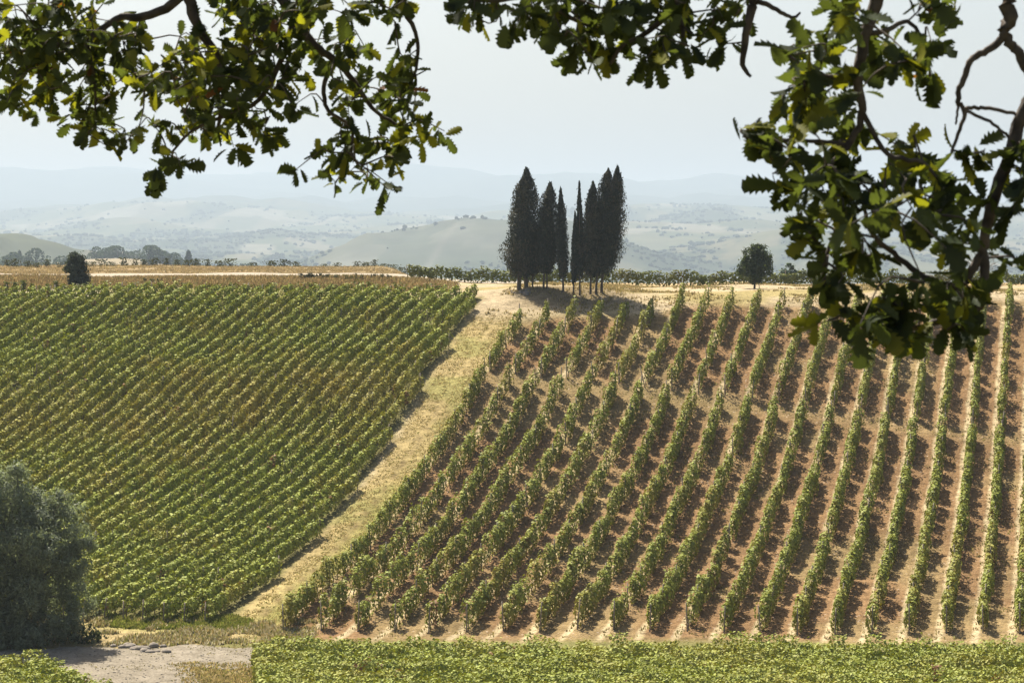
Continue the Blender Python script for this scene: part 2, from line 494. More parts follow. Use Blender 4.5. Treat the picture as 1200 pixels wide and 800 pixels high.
# ------------------------------------------------------------------ haze
hz, N, L = mat_new('haze_air')
out = N.new('ShaderNodeOutputMaterial'); pv = N.new('ShaderNodeVolumePrincipled')
pv.inputs['Color'].default_value = (.405, .482, .575, 1)
pv.inputs['Density'].default_value = 0.000115
pv.inputs['Anisotropy'].default_value = 0.25
L.new(pv.outputs[0], out.inputs['Volume'])
x0, x1, y0, y1, z0, z1 = -13000, 13000, -60, 23600, float(FZ.min()) - 3, float(FZ.max()) + 15
bv = np.array([(x, y, z) for x in (x0, x1) for y in (y0, y1) for z in (z0, z1)])
bf = np.array([(0, 1, 3, 2), (4, 6, 7, 5), (0, 4, 5, 1), (2, 3, 7, 6), (0, 2, 6, 4), (1, 5, 7, 3)])
tag(link_mesh('haze', np_mesh('haze', bv, bf, hz)), kind='stuff')

# ------------------------------------------------------------------ foliage builders
def rand_dirs(n, up=0.0):
    v = rng.normal(size=(n, 3)); v[:, 2] = v[:, 2] + up
    return v / np.linalg.norm(v, axis=1, keepdims=True)

def leaf_quads(c, s, ar=.75, up=0.4, axis=None, facing=None, loose=.55):
    """pointed leaf clumps: 5-point folded blades round each centre"""
    n = len(c)
    nrm = rand_dirs(n, up)
    if facing is not None:
        nrm = facing / (np.linalg.norm(facing, axis=1, keepdims=True) + 1e-9) + nrm * loose
        nrm /= np.linalg.norm(nrm, axis=1, keepdims=True) + 1e-9
    if axis is None: a = rand_dirs(n)
    else: a = axis + rng.normal(size=(n, 3)) * .45
    a = a - nrm * np.sum(a * nrm, 1, keepdims=True)
    a /= np.linalg.norm(a, axis=1, keepdims=True) + 1e-9
    b = np.cross(nrm, a)
    s = s[:, None]
    arr = ar * rng.uniform(.7, 1.2, (n, 1))
    bend = nrm * s * rng.uniform(-.12, .35, (n, 1))
    v = np.stack([c - a * s * .5, c + b * s * .5 * arr - a * s * .1 + bend * .5, c + a * s * .55 + bend * .4, c - b * s * .5 * arr + a * s * .08 + bend * .5], 1)
    f = np.arange(n * 4).reshape(n, 4)
    return v.reshape(-1, 3), f

def tube(pts, rad, n=6, cap=True):
    pts = np.asarray(pts, float); m = len(pts)
    tg = np.gradient(pts, axis=0); tg /= np.linalg.norm(tg, axis=1, keepdims=True) + 1e-9
    ref = np.array([.3, .2, 1.0]) if abs(tg[0, 2]) < .9 else np.array([1.0, .2, 0])
    ang = np.linspace(0, 2 * np.pi, n, endpoint=False)
    V = []
    for i in range(m):
        u = np.cross(tg[i], ref); u /= np.linalg.norm(u) + 1e-9
        w_ = np.cross(tg[i], u)
        V.append(pts[i] + rad[i] * (np.cos(ang)[:, None] * u + np.sin(ang)[:, None] * w_))
    V = np.concatenate(V)
    i, j = np.meshgrid(np.arange(m - 1), np.arange(n), indexing='ij')
    Fq = np.stack([i * n + j, i * n + (j + 1) % n, (i + 1) * n + (j + 1) % n, (i + 1) * n + j], -1).reshape(-1, 4)
    return V, Fq

def join(parts):
    V = []; Fs = []; o = 0
    for v, f in parts:
        V.append(v); Fs.append(f + o); o += len(v)
    return np.concatenate(V), np.concatenate(Fs)

def spline(ctrl, n):
    c = np.asarray(ctrl, float); m = len(c)
    t = np.linspace(0, m - 1, n)
    cp = np.vstack([2 * c[0] - c[1], c, 2 * c[-1] - c[-2]])
    i = np.minimum(t.astype(int), m - 2); f = (t - i)[:, None]
    p0, p1, p2, p3 = cp[i], cp[i + 1], cp[i + 2], cp[i + 3]
    return .5 * (2 * p1 + (p2 - p0) * f + (2 * p0 - 5 * p1 + 4 * p2 - p3) * f ** 2 + (3 * p1 - p0 - 3 * p2 + p3) * f ** 3)

# ------------------------------------------------------------------ vine rows
post_v, post_f = tube([(0, 0, -.25), (0, 0, .9), (.01, 0, 2.0)], [.05, .048, .042], 6)
top_ = np.array([[np.arange(12, 18)[i] for i in range(6)]])
ME_POST = np_mesh('post', post_v, [post_f, top_], M_WOOD)
ME_STEMS = []
for k in range(3):
    p = spline([(0, 0, -.15), (rng.normal() * .06, rng.normal() * .06, .3), (rng.normal() * .1, rng.normal() * .08, .62), (rng.normal() * .22, rng.normal() * .08, .95)], 7)
    ME_STEMS.append(np_mesh('stem', *tube(p, np.linspace(.045, .022, 7), 5), M_VSTEM))

def vine_colors(c, hrel, dry, tone=1.0, seed=0):
    n = len(c)
    g = np.array([.112, .129, .021]) * tone
    col = g * rng.uniform(.65, 1.35, (n, 1))
    col = col * np.array([1, 1, 1]) + 0
    yel = np.clip(dry + rng.normal(size=n) * .12, 0, 1)
    col = lerp(col, np.array([.155, .132, .030]) * tone, yel)
    red = (vnoise(c[:, 0] / 1.3, c[:, 1] / 1.3, 91 + seed) > .93) & (rng.random(n) < .6)
    col[red] = np.array([.17, .085, .04]) * rng.uniform(.7, 1.2, (red.sum(), 1))
    return col

def row_foliage(p0, p1, dens, width, lo, hi, dryf, tone, miss, size, loose=.6, even=False):
    p0 = np.asarray(p0, float); p1 = np.asarray(p1, float)
    d = p1 - p0; Ln = float(np.linalg.norm(d)); d = d / Ln
    perp = np.array([d[1], -d[0]])
    npl = int(Ln / 1.05) + 2
    hs = rng.uniform(.76, 1.14, npl) * (0.9 + .2 * vnoise(np.arange(npl) / 3., np.zeros(npl), int(p0[0] * 7) % 97))
    if even: hs = rng.uniform(.90, 1.07, npl)
    wsf = rng.uniform(.75, 1.25, npl)
    off = rng.normal(size=npl) * .07
    pres = np.where(rng.random(npl) < miss, rng.uniform(0, .3, npl), rng.uniform(.7, 1.0, npl))
    n = int(Ln * dens)
    s = rng.random(n) * Ln
    # bunch leaves towards each plant
    k = np.floor(s / 1.05).astype(int)
    sc_ = (k + .5) * 1.05
    s = np.clip(sc_ + (s - sc_) * rng.uniform(.75, 1.15, n), 0, Ln)
    keep = rng.random(n) < pres[k]
    s, k = s[keep], k[keep]; n = len(s)
    t = rng.random(n) ** .8
    prof_w = np.sin(np.pi * (.18 + .70 * t)) ** .8
    u = rng.uniform(-1, 1, n)
    lat = np.sign(u) * np.abs(u) ** .7 * width * .5 * prof_w * wsf[k] + off[k]
    h = lo + (hi * hs[k] - lo) * t
    # shoots that stick out above
    sh = rng.random(n) < .05
    h = h + sh * rng.uniform(.05, .35, n)
    x = p0[0] + d[0] * s + perp[0] * lat; y = p0[1] + d[1] * s + perp[1] * lat
    bx = p0[0] + d[0] * s; by = p0[1] + d[1] * s
    z = H(bx, by) + h
    c = np.stack([x, y, z], 1)
    sz = rng.uniform(.6, 1.25, n) * size
    hm = lo + (hi * hs[k] - lo) * .5
    fac = np.stack([perp[0] * lat / (width * .5), perp[1] * lat / (width * .5), (h - hm) / (hi * .5)], 1)
    v, f = leaf_quads(c, sz, .9, .2, None, fac, loose)
    dry = dryf(bx, by, t)
    col = np.repeat(vine_colors(c, t, dry, tone), 4, axis=0)
    return v, f, col

def make_row(p0, p1, label, group, post_gap, stem_len, fol_args):
    base = np.array([p0[0], p0[1], float(H(p0[0], p0[1]))])
    root = empty('vine_row', base)
    tag(root, label, 'vine row', group)
    v, f, col = row_foliage(p0, p1, **fol_args)
    link_mesh('foliage', np_mesh('vine_foliage', v - base, f, M_VINE, col), root)
    p0 = np.asarray(p0); p1 = np.asarray(p1)
    Ln = float(np.linalg.norm(p1 - p0)); d = (p1 - p0) / Ln
    npost = max(2, int(round(Ln / post_gap)) + 1)
    for q in np.linspace(0, Ln, npost):
        p = p0 + d * q
        o = link_mesh('post', ME_POST, root)
        o.location = (p[0] - base[0], p[1] - base[1], float(H(p[0], p[1])) - base[2])
        o.rotation_euler = (random.gauss(0, .05), random.gauss(0, .05), random.random() * 3)
        o.scale = (1, 1, random.uniform(.86, 1.0) * fol_args['hi'] / 1.85)
    q = .5
    while q < min(Ln, stem_len):
        p = p0 + d * q
        o = link_mesh('stem', random.choice(ME_STEMS), root)
        o.location = (p[0] - base[0], p[1] - base[1], float(H(p[0], p[1])) - base[2])
        o.rotation_euler = (0, 0, random.random() * 6.28)
        q += 1.25 * random.uniform(.9, 1.1)
    return root

def dry_right(x, y, t):
    return np.clip((fbm(x / 5, y / 5, 13) - .52) * 2.2, 0, .8) + (t < .3) * .35 + .10
def dry_left(x, y, t):
    px = 600 + F * x / y
    band = np.exp(-((y - (222 + (px - 250) * .01)) / 8.0) ** 2) * .75
    return np.clip((fbm(x / 3.2, y / 3.2, 15) - .53) * 2.2, 0, .75) + band * fbm(x / 12, y / 12, 19) * 1.5 + .05

for i in range(23):
    lower, upper = [], []
    Y = np.arange(166, 256, .25)
    X = TR * Y + CR + SR * i
    g = gap_Y(X)
    y_bot = 169.0 + 1.2 * vnoise(i * .7, 0, 5) + (1.0 if i < 4 else 0)
    lo = (Y > y_bot) & (Y < g - 1.1); up = (Y > g + 1.1) & (Y < top_Y(X) - .8 * vnoise(i * 1.3, 3, 8))
    where_ = ('%s from the grassy strip' % ordinal(i + 1)) if i else 'nearest the grassy strip'
    args = dict(dens=240, width=.68, lo=.08, hi=1.92, dryf=dry_right, tone=1.6, miss=.17, size=.23)
    make_row((X[lo][0], Y[lo][0]), (X[lo][-1], Y[lo][-1]), 'vine row on brown soil below the cross path, %s' % where_,
             'vine rows on the brown soil', 5.5, 999, args)
    args = dict(dens=200, width=.62, lo=.08, hi=1.9, dryf=dry_right, tone=1.6, miss=.24, size=.23)
    make_row((X[up][0], Y[up][0]), (X[up][-1], Y[up][-1]), 'short vine row above the cross path, %s' % where_,
             'vine rows on the brown soil', 5.5, 999, args)

# the left block, close rows; c measured so that rows step away from the strip's lower end
n_left = 0
c0 = strip_left(172.5) - TL * 172.5 - .5
rows = []
for j in range(60, -14, -1):
    c = c0 - SL * j
    Y = np.arange(172.3, 253, .2)
    X = TL * Y + c
    px = 600 + F * X / Y
    ok = (X < strip_left(Y) - .35) & (px > -75) & (Y > 172.3 + np.clip((-X - 24) * .12, 0, 2))
    if ok.sum() < 12: continue
    rows.append((X[ok], Y[ok]))
rows.reverse()
for n, (X, Y) in enumerate(rows):
    args = dict(dens=185, width=.64, lo=.15, hi=1.38, dryf=dry_left, tone=1.9, miss=.025, size=.23, even=True)
    w_ = ('%s from the grass strip' % ordinal(n + 1)) if n else 'nearest the grass strip'
    make_row((X[0], Y[0]), (X[-1], Y[-1]), 'full green vine row of the close planted slope, %s' % w_, 'close green vine rows', 9, 4, args)

# row along the crest behind the cypresses, and a low one along the top of the left block
a0 = P(478, 0, 296)[:2]; a1 = P(1290, 0, 296)[:2]
make_row((a0[0], 296.), (a1[0], 296.), 'long level vine row along the crest behind the cypresses', None, 7, 0,
         dict(dens=190, width=1.1, lo=.05, hi=1.6, dryf=dry_left, tone=1.0, miss=.05, size=.28))
a0 = P(66, 0, 256)[:2]; a1 = P(520, 0, 256)[:2]
make_row((a0[0], 255.2), (a1[0], 256.0), 'low dull green vine row along the top edge of the close planted slope', None, 9, 0,
         dict(dens=50, width=1.0, lo=.15, hi=1.15, dryf=dry_left, tone=.95, miss=.1, size=.26))

# near canopies that read as one mass
def canopy(name, label, poly_ok, xr, yr, rowgap):
    V = []; Fc = []; C = []; o = 0
    y = yr[0]
    while y < yr[1]:
        xs = np.arange(xr[0], xr[1], .25)
        ok = poly_ok(xs, np.full_like(xs, y))
        if ok.sum() > 8:
            v, f, col = row_foliage((xs[ok][0], y), (xs[ok][-1], y), 330, 1.35, .15, 1.95, dry_fg, 1.8, .0, .19)
            V.append(v); Fc.append(f + o); C.append(col); o += len(v)
        y += rowgap
    tag(link_mesh(name, np_mesh(name, np.concatenate(V), np.concatenate(Fc), M_VINE, np.concatenate(C))), label, 'vines', None, 'stuff')
def dry_fg(x, y, t): return np.clip((fbm(x / 2.5, y / 2.5, 17) - .42) * 1.1, 0, .5) + .06
canopy('vine_canopy', 'unbroken bright green vine canopy filling the bottom edge of the view right of the track',
       lambda x, y: x > -15.9 + (156 - y) * .13 - np.clip(y - 156, 0, 9) * .0, (-20, 44), (126, 159.2), 1.35)
canopy('vine_canopy', 'small corner of bright green vine canopy left of the gravel track',
       lambda x, y: x < -24.0 + (147 - y) * .62 + 0 * y, (-46, -10), (126, 153), 1.35)

# ------------------------------------------------------------------ trees
def crown_mesh(name, c, s, base, mat, color, var=.3, ar=.75, up=.3, axis=None, tint=None, facing=None, patch=0):
    v, f = leaf_quads(c, s, ar, up, axis, facing, .7)
    n = len(c)
    col = np.asarray(color) * rng.uniform(1 - var, 1 + var, (n, 1))
    if tint is not None:
        m = rng.random(n) < tint[1]
        if patch: m = m | ((fbm(c[:, 0] / patch + c[:, 1], c[:, 2] / (patch * 2.2), 61, 2) > .60) & (rng.random(n) < .75))  # olive-brown patches, which also put the crown's light and dark into colour
        col[m] = np.asarray(tint[0]) * rng.uniform(.7, 1.2, (m.sum(), 1))
    return np_mesh(name, v - base, f, mat, np.repeat(col, 4, axis=0))

def cypress(px, py, tpx, tpy, wpx, trunk_px, low, label, sharp=1.5, y0=250, sparse=1.0, n=None, twin=False):
    b = ground_hit(px, py, y0, 285)
    b[2] = H(b[0], b[1])
    m = b[1] / F; wpx *= 1.04
    top = np.array([(tpx - 600) * m, b[1] + rng.normal() * .3, (EYE - tpy) * m])
    ht = top[2] - b[2]; R = wpx * m / 2
    root = empty('cypress_tree', b)
    tag(root, label, 'cypress', 'grove of dark cypresses on the knoll')
    tr_ = trunk_px * m / 2
    if twin:
        for sx in (-.42, .32):
            q = spline([(sx, 0, -.4), (sx * .9, 0, ht * .1), (sx * .4, 0, ht * .35)], 8)
            link_mesh('trunk', np_mesh('trunk', *tube(q, np.linspace(tr_ * .62, tr_ * .4, 8), 8), M_CYPBARK, None, True), root)
    else:
        q = spline([(0, 0, -.4), ((top[0] - b[0]) * .08, 0, ht * .15), ((top[0] - b[0]) * .8, 0, ht * .75)], 9)
        link_mesh('trunk', np_mesh('trunk', *tube(q, np.linspace(tr_, tr_ * .35, 9), 8), M_CYPBARK, None, True), root)
    n = n or int(3000 + 750 * R * ht)
    n = int(n * sparse)
    t = rng.random(n) ** .9
    f = np.where(t < .22, .42 + .58 * (t / .22) ** .7, (1 - ((t - .22) / .78) ** sharp) ** .95) + .035
    az = rng.random(n) * 2 * np.pi
    lump = .66 + .66 * vnoise(az * 1.6 + 31 * px, t * ht / 1.1, int(px)) + .16 * vnoise(az * 4 + px, t * ht / .45, int(px) + 3)
    lump = lump * (.84 + .34 * vnoise(az * 2.9 + px, t * ht / 2.6, int(px) + 9))
    r = R * f * lump * np.sqrt(rng.uniform(.25, 1.05, n)) + (rng.random(n) < .008) * rng.uniform(.05, .35, n)
    ns = 7 if wpx > 22 else 3
    so = R * rng.uniform(.12, .52, ns); sa = rng.random(ns) * 6.28 + 6.28 * np.arange(ns) / ns; stp = rng.uniform(.58, .95, ns); slo = rng.uniform(0, .09, ns)
    so[0] = 0; stp[0] = 1; slo[0] = 0
    pick = np.where(rng.random(n) < .42, 0, rng.integers(0, ns, n))
    r = np.where(pick == 0, r, r * .62)
    tt = slo[pick] + (stp[pick] - slo[pick]) * t
    ax = b + (top - b) * (low + (1 - low) * tt)[:, None]
    ofs = so[pick] * np.sqrt(np.clip(1 - tt, 0, 1))
    c = ax + np.stack([np.cos(az) * r + np.cos(sa[pick]) * ofs, np.sin(az) * r + np.sin(sa[pick]) * ofs, rng.normal(size=n) * .12], 1)
    s = rng.uniform(.14, .32, n)
    axis = np.stack([np.cos(az) * .35, np.sin(az) * .35, np.ones(n)], 1)
    link_mesh('crown', crown_mesh('cypress_crown', c, s, b, M_CYP, (.021, .027, .016), .45, .5, 0, axis, ((.060, .054, .032), .12), np.stack([np.cos(az), np.sin(az), rng.normal(size=n) * .3 + .15], 1), .8), root)
    return root

cypress(613, 339, 617, 199, 46, 9, .10, 'stout leftmost cypress of the grove, broad below with a pointed tip', 1.9, twin=True)
cypress(624, 337, 627, 262, 24, 2.6, .22, 'short cypress half hidden behind the stout leftmost one', 1.8)
cypress(637, 339, 645, 215, 25, 3.2, .17, 'round-topped cypress right of the stout leftmost one', 3.6)
cypress(641, 338, 640, 240, 22, 2.6, .18, 'lower cypress tucked behind the round-topped one', 2.2)
cypress(660, 342, 657, 222, 14, 3.2, .14, 'slim cypress with a thin ragged tip, left of the central gap', 2.0, sparse=.8)
cypress(672, 345, 674, 250, 7, 2.4, .14, 'thinnest and shortest slender cypress just right of the central gap', 2.0, sparse=.8)
cypress(679.5, 346, 679, 214, 12, 2.8, .16, 'needle-thin tall cypress with a narrow detached looking tip', 1.0, sparse=.75)
cypress(692, 345, 695, 215, 25, 3.2, .16, 'pointed cypress in the dense right half, lower than the two tallest', 2.4)
cypress(698.6, 345, 713, 200, 28, 3.6, .17, 'tall cypress with a forked top next to the rightmost one', 3.4)
cypress(705, 343, 724, 197, 31, 4.2, .15, 'tallest rightmost cypress leaning right, with a bushy lower side', 2.6)

def leafy_tree(name, b, blobs, trunk_r, trunk_h, mat, color, dens, size, label, cat, group=None, tint=None, ar=.7, axis=None, bark=None, up=.4, limbs=True, var=.35):
    """blobs: (dx, dy, dz, r) crown lobes relative to the base"""
    root = empty(name, b)
    tag(root, label, cat, group)
    parts = []
    q = spline([(0, 0, -.3), (.03, 0, trunk_h * .5), (.0, .05, trunk_h)], 6)
    parts.append(tube(q, np.linspace(trunk_r, trunk_r * .7, 6), 7))
    if limbs:
        for (dx, dy, dz, r) in blobs:
            q = spline([(0, .02, trunk_h * .85), (dx * .45, dy * .45, trunk_h + (dz - trunk_h) * .55), (dx, dy, dz)], 6)
            parts.append(tube(q, np.linspace(trunk_r * .5, trunk_r * .12, 6), 5))
    link_mesh('trunk', np_mesh('trunk', *join(parts), bark or M_CYPBARK, None, True), root)
    Cs = []; Fs_ = []
    for (dx, dy, dz, r) in blobs:
        n = int(dens * r * r)
        # sub-clumps give light and dark tufts with gaps
        ns = max(8, int(9 * r * r)) if r > 1.2 else max(6, int(14 * r))
        sub = rand_dirs(ns) * (r * rng.uniform(.45, .95, (ns, 1)))
        pk = rng.integers(0, ns, n)
        c = sub[pk] + rng.normal(size=(n, 3)) * r * (.13 if r > 1.4 else .2)
        Fs_.append(c - sub[pk] * .6)
        Cs.append(c + np.array([dx, dy, dz]))
    c = np.concatenate(Cs) + b
    s = rng.uniform(.6, 1.3, len(c)) * size
    link_mesh('crown', crown_mesh('crown', c, s, b, mat, color, var, ar, up, None if axis is None else np.tile(axis, (len(c), 1)), tint, np.concatenate(Fs_)), root)
    return root

b = ground_hit(884, 338, 251, 280)
leafy_tree('round_tree', b, [(0, 0, 2.4, 1.25), (-.95, .2, 2.2, 1.0), (.95, -.1, 2.3, 1.05), (-.4, 0, 3.5, 1.0), (.55, .2, 3.6, .95), (0, -.4, 1.6, 1.0), (.1, .3, 4.2, .6), (1.2, .3, 3.1, .6)],
           .13, 1.3, M_TREE, (.042, .062, .022), 1100, .24, 'round crowned dark green tree standing alone above the rows right of the cypresses', 'tree')
bx = P(925, 0, 335); b = np.array([bx[0], 335., float(H(bx[0], 335))])
leafy_tree('small_pine', b, [(0, 0, 3.2, .9), (-.3, 0, 2.2, 1.0), (.5, 0, 2.4, .8), (.0, 0, 4.0, .5), (-.6, .1, 3.2, .5), (.7, 0, 3.3, .4)], .12, 1.6, M_TREE, (.045, .075, .04), 420, .3,
           'small bluish pine behind the crest row, right of the round tree', 'tree')
b = ground_hit(89, 336, 258, 280)
leafy_tree('column_tree', b, [(0, 0, .8, 1.05), (.1, 0, 1.6, 1.0), (-.05, 0, 2.4, 1.0), (.05, 0, 2.9, .85), (-.35, 0, 2.0, .75), (.45, 0, .7, .85)], .12, .7, M_TREE, (.032, .045, .024), 1900, .22,
           'dark bushy upright tree standing before the brown bank at left', 'tree')
b = ground_hit(362, 328, 262, 300)
leafy_tree('low_shrub', b, [(-.5, 0, .4, .5), (.3, 0, .45, .55), (.9, 0, .3, .4)], .05, .2, M_TREE, (.045, .05, .028), 500, .2, 'low dark round shrub on the bank below the ridge road', 'shrub', 'shrubs on the bank')
for px, py, r, lab in ((385, 328, .45, 'flat dark shrub just right of the round bank shrub'), (415, 329, .5, 'spreading low shrub in the middle of the bank shrubs'),
                       (447, 328, .42, 'small dull shrub at the right end of the bank shrubs'), (178, 332, .35, 'tiny dry shrub on the brown bank right of the upright tree')):
    b = ground_hit(px, py, 258, 300)
    leafy_tree('low_shrub', b, [(-.8, 0, .3, r), (0, 0, .35, r), (.8, 0, .3, r * .9)], .04, .2, M_TREE, (.06, .065, .03), 420, .2, lab, 'shrub', 'shrubs on the bank')
b_ = P(1172, 0, 300); b = np.array([b_[0], 300., float(H(b_[0], 300))])
leafy_tree('low_shrub', b, [(-.7, 0, 1.0, .75), (.2, 0, 1.2, .8), (.9, 0, .9, .6)], .06, .4, M_TREE, (.07, .08, .035), 420, .22, 'grey green shrub on the crest at far right beside the bare tree', 'shrub')
# bare spreading tree at the right
b_ = P(1152, 0, 298); b = np.array([b_[0], 298., float(H(b_[0], 298))])
root = empty('bare_tree', b); tag(root, 'nearly leafless fan shaped tree on the crest at far right', 'tree')
parts = [tube(spline([(0, 0, -.3), (.05, 0, .6), (.1, 0, 1.3)], 5), np.linspace(.16, .11, 5), 6)]
link_mesh('trunk', np_mesh('trunk', *join(parts), M_CYPBARK, None, True), root)
parts = []
for k in range(22):
    a_ = rng.uniform(-1.15, 1.25); ln = rng.uniform(1.8, 4.4); dy = rng.normal() * .6
    e = np.array([math.sin(a_) * ln * .8, dy, 1.1 + math.cos(a_) * ln])
    m_ = np.array([math.sin(a_) * ln * .25, dy * .4, 1.1 + math.cos(a_) * ln * .55])
    q = spline([(.08, 0, 1.0), m_, e], 7); parts.append(tube(q, np.linspace(.06, .012, 7), 4))
    for z in range(4):
        s_ = q[rng.integers(2, 6)]; parts.append(tube(spline([s_, s_ + rng.normal(size=3) * .25 + (0, 0, .2), s_ + rng.normal(size=3) * .45 + (0, 0, .6)], 4), np.linspace(.022, .01, 4), 4))
link_mesh('branches', np_mesh('branches', *join(parts), M_CYPBARK), root)

# big willow at lower left and its shrub
b = ground_hit(28, 752, 160, 172)
m = b[1] / F
bl = []
for (px, py, r, dy) in ((20, 700, 40, 0), (60, 690, 38, .4), (85, 660, 28, 0), (75, 620, 34, .3), (40, 630, 45, -.4), (0, 650, 50, 0), (10, 590, 40, .3), (-15, 570, 34, 0),
                        (45, 595, 28, .2), (92, 700, 24, 0), (-40, 600, 60, 0), (-40, 680, 55, 0), (65, 725, 30, -.5), (15, 735, 30, -.6), (70, 590, 16, 0), (98, 640, 14, 0), (20, 556, 16, 0), (-50, 560, 30, 0), (0, 735, 36, -.8), (40, 740, 26, -1.0), (-30, 740, 34, -.6), (85, 735, 20, -.6), (60, 650, 30, -.9), (30, 690, 36, -1.0)):
    bl.append(((px - 28) * m, dy * 2, (752 - py) * m, r * m))
leafy_tree('willow_tree', b, bl, .28, 3.0, M_WILLOW, (.165, .19, .115), 900, .26, 'big silvery green willow at the lower left corner of the vineyard', 'tree', None, None, .35, None, None, .2, True, .35)
b = ground_hit(95, 752, 160, 172)
leafy_tree('dark_bush', b, [(-1.6, .1, .5, .75), (-.6, 0, .6, .85), (.3, 0, .55, .75), (1.1, .1, .35, .55), (-2.4, 0, .5, .7), (-3.4, .2, .5, .8), (-4.4, .1, .6, .9), (-5.4, .2, .5, .9)], .07, .3, M_TREE, (.04, .055, .025), 460, .2,
           'low dark bush at the foot of the silvery willow', 'bush')

# young plants
def plant_mesh(k, h, w_, color):
    n = 170
    t = rng.random(n)
    c = np.stack([rng.normal(size=n) * w_ * .35, rng.normal(size=n) * w_ * .35, .15 * h + t * h * .85], 1)
    return crown_mesh('plant_foliage', c, rng.uniform(.16, .32, n), np.zeros(3), M_TREE, color, .35)
protos = [plant_mesh(k, rng.uniform(1.0, 1.5), rng.uniform(.9, 1.4), (.042, .048, .022)) for k in range(5)]
def plants(spots, label, group, scale, protos_=protos):
    for (x, y) in spots:
        o = link_mesh('young_vine', random.choice(protos_))
        o.location = (x, y, float(H(x, y)) - .1)
        s = scale * random.uniform(.7, 1.15)
        o.scale = (s * random.uniform(.8, 1.2), s, s * random.uniform(.85, 1.1)); o.rotation_euler = (0, 0, random.random() * 6.28)
        tag(o, label, 'young vine', group)
sp = []
px = -30.0
while px < 590:
    y = 396 + rng.normal() * 2.0
    if rng.random() > .12: sp.append(((px - 600) / F * y, y))
    px += rng.uniform(9, 15)
plants(sp, 'small dark bushy plant in the spaced line along the ridge behind the road', 'line of small plants on the ridge', .95)
sp = []
for k in range(8):
    g_ = ground_hit(8 + 9.6 * k, 344, 250, 262); sp.append((g_[0], g_[1]))
tall = [plant_mesh(k, 1.5, .45, (.085, .10, .03)) for k in range(3)]
plants(sp, 'single upright young vine in a short line on the pale sand at left', 'upright vines on the sand', .95, tall)

# distant trees on the neighbouring hill and the valley wood
ico_v, ico_f = None, None
def ico():
    import bmesh
    bm = bmesh.new(); bmesh.ops.create_icosphere(bm, subdivisions=2, radius=1)
    v = np.array([x.co[:] for x in bm.verts]); f = np.array([[q.index for q in p.verts] for p in bm.faces]); bm.free()
    return v, f
ico_v, ico_f = ico()
def far_crown(h, w_, conical, seed):
    n = 420
    t = rng.random(n); az = rng.random(n) * 6.28
    rad = (np.sin(np.pi * (.12 + .84 * t)) ** .7) if not conical else (1 - t) ** .8 + .05
    r = w_ * .5 * rad * (.7 + .5 * vnoise(az * 1.3 + seed, t * 4, seed)) * np.sqrt(rng.uniform(.3, 1, n))
    c = np.stack([np.cos(az) * r, np.sin(az) * r, h * (.12 + .88 * t)], 1)
    return crown_mesh('far_crown', c, rng.uniform(.7, 1.3, n) * h * .13, np.zeros(3), M_TREE, (.03, .05, .028), .3)
far_protos = [far_crown(1, 1.25, False, k) for k in range(4)]
far_cone = [far_crown(1, .55, True, k) for k in range(2)]
me_ft = np_mesh('trunk', *tube([(0, 0, -.1), (0, 0, .3), (0, 0, .6)], [.05, .045, .03], 6), M_CYPBARK)
def far_tree(px, Y, hpx, label, group, cone=False, wide=1.0, sink=0.0):
    Y = Y * FS; X = (px - 600) / F * Y
    z = float(HF(X, Y)); h = hpx * Y / F
    root = empty('distant_tree', (X, Y, z - sink * h)); tag(root, label, 'tree', group)
    root.scale = (h * wide, h, h); root.rotation_euler = (0, 0, random.random() * 6.28 if not cone else 0)
    link_mesh('trunk', me_ft, root)
    link_mesh('crown', random.choice(far_cone if cone else far_protos), root)
for px in (108, 113, 118, 123, 128, 133, 138, 143, 148, 154, 160):
    far_tree(px, 1092 + rng.normal() * 10, rng.uniform(11, 16) * (1 if px < 140 else .7), 'hazy dark tree in the grove crowning the tan hill right of the upright tree', 'grove on the tan hill')
for px in (-6, 2, 9, 15, 29, 36, 42, 48, 54, 60, 66, 72, 78):
    far_tree(px, 1000 + rng.normal() * 16, rng.uniform(20, 29), 'hazy blue green tree in the belt below the tan hill at far left', 'tree belt at far left')
for px in (-4, 4, 13, 20, 28, 36, 46):
    far_tree(px, 1130 + rng.normal() * 12, rng.uniform(14, 20), 'hazy tree in the upper row on the tan hill at far left', 'upper row at far left')
far_tree(23, 1100, 27, 'tall pointed dark conifer rising over the tree belt at far left', None, True)
for px in (175, 180, 184):
    far_tree(px, 1040 + rng.normal() * 8, rng.uniform(20, 24), 'taller hazy tree at the left end of the gapped line beyond the ridge', 'taller trees beyond the ridge')
for px in (191, 197, 204, 210):
    far_tree(px, 1040 + rng.normal() * 10, rng.uniform(14, 18), 'low hazy tree in the gapped line beyond the ridge', 'low trees beyond the ridge')
far_tree(221, 1040, 25, 'larger pointed conifer at the right end of the gapped tree line', None, True, 1.3)
far_tree(230, 1040, 18, 'smaller pointed conifer beside the larger one at the line end', None, True, 1.4)
for px in (280, 287, 322, 330, 338):
    far_tree(px, 1040 + rng.normal() * 10, rng.uniform(18, 25), 'rounded tree top peeping over the ridge plants', 'tree tops behind the ridge', False, 1.3)

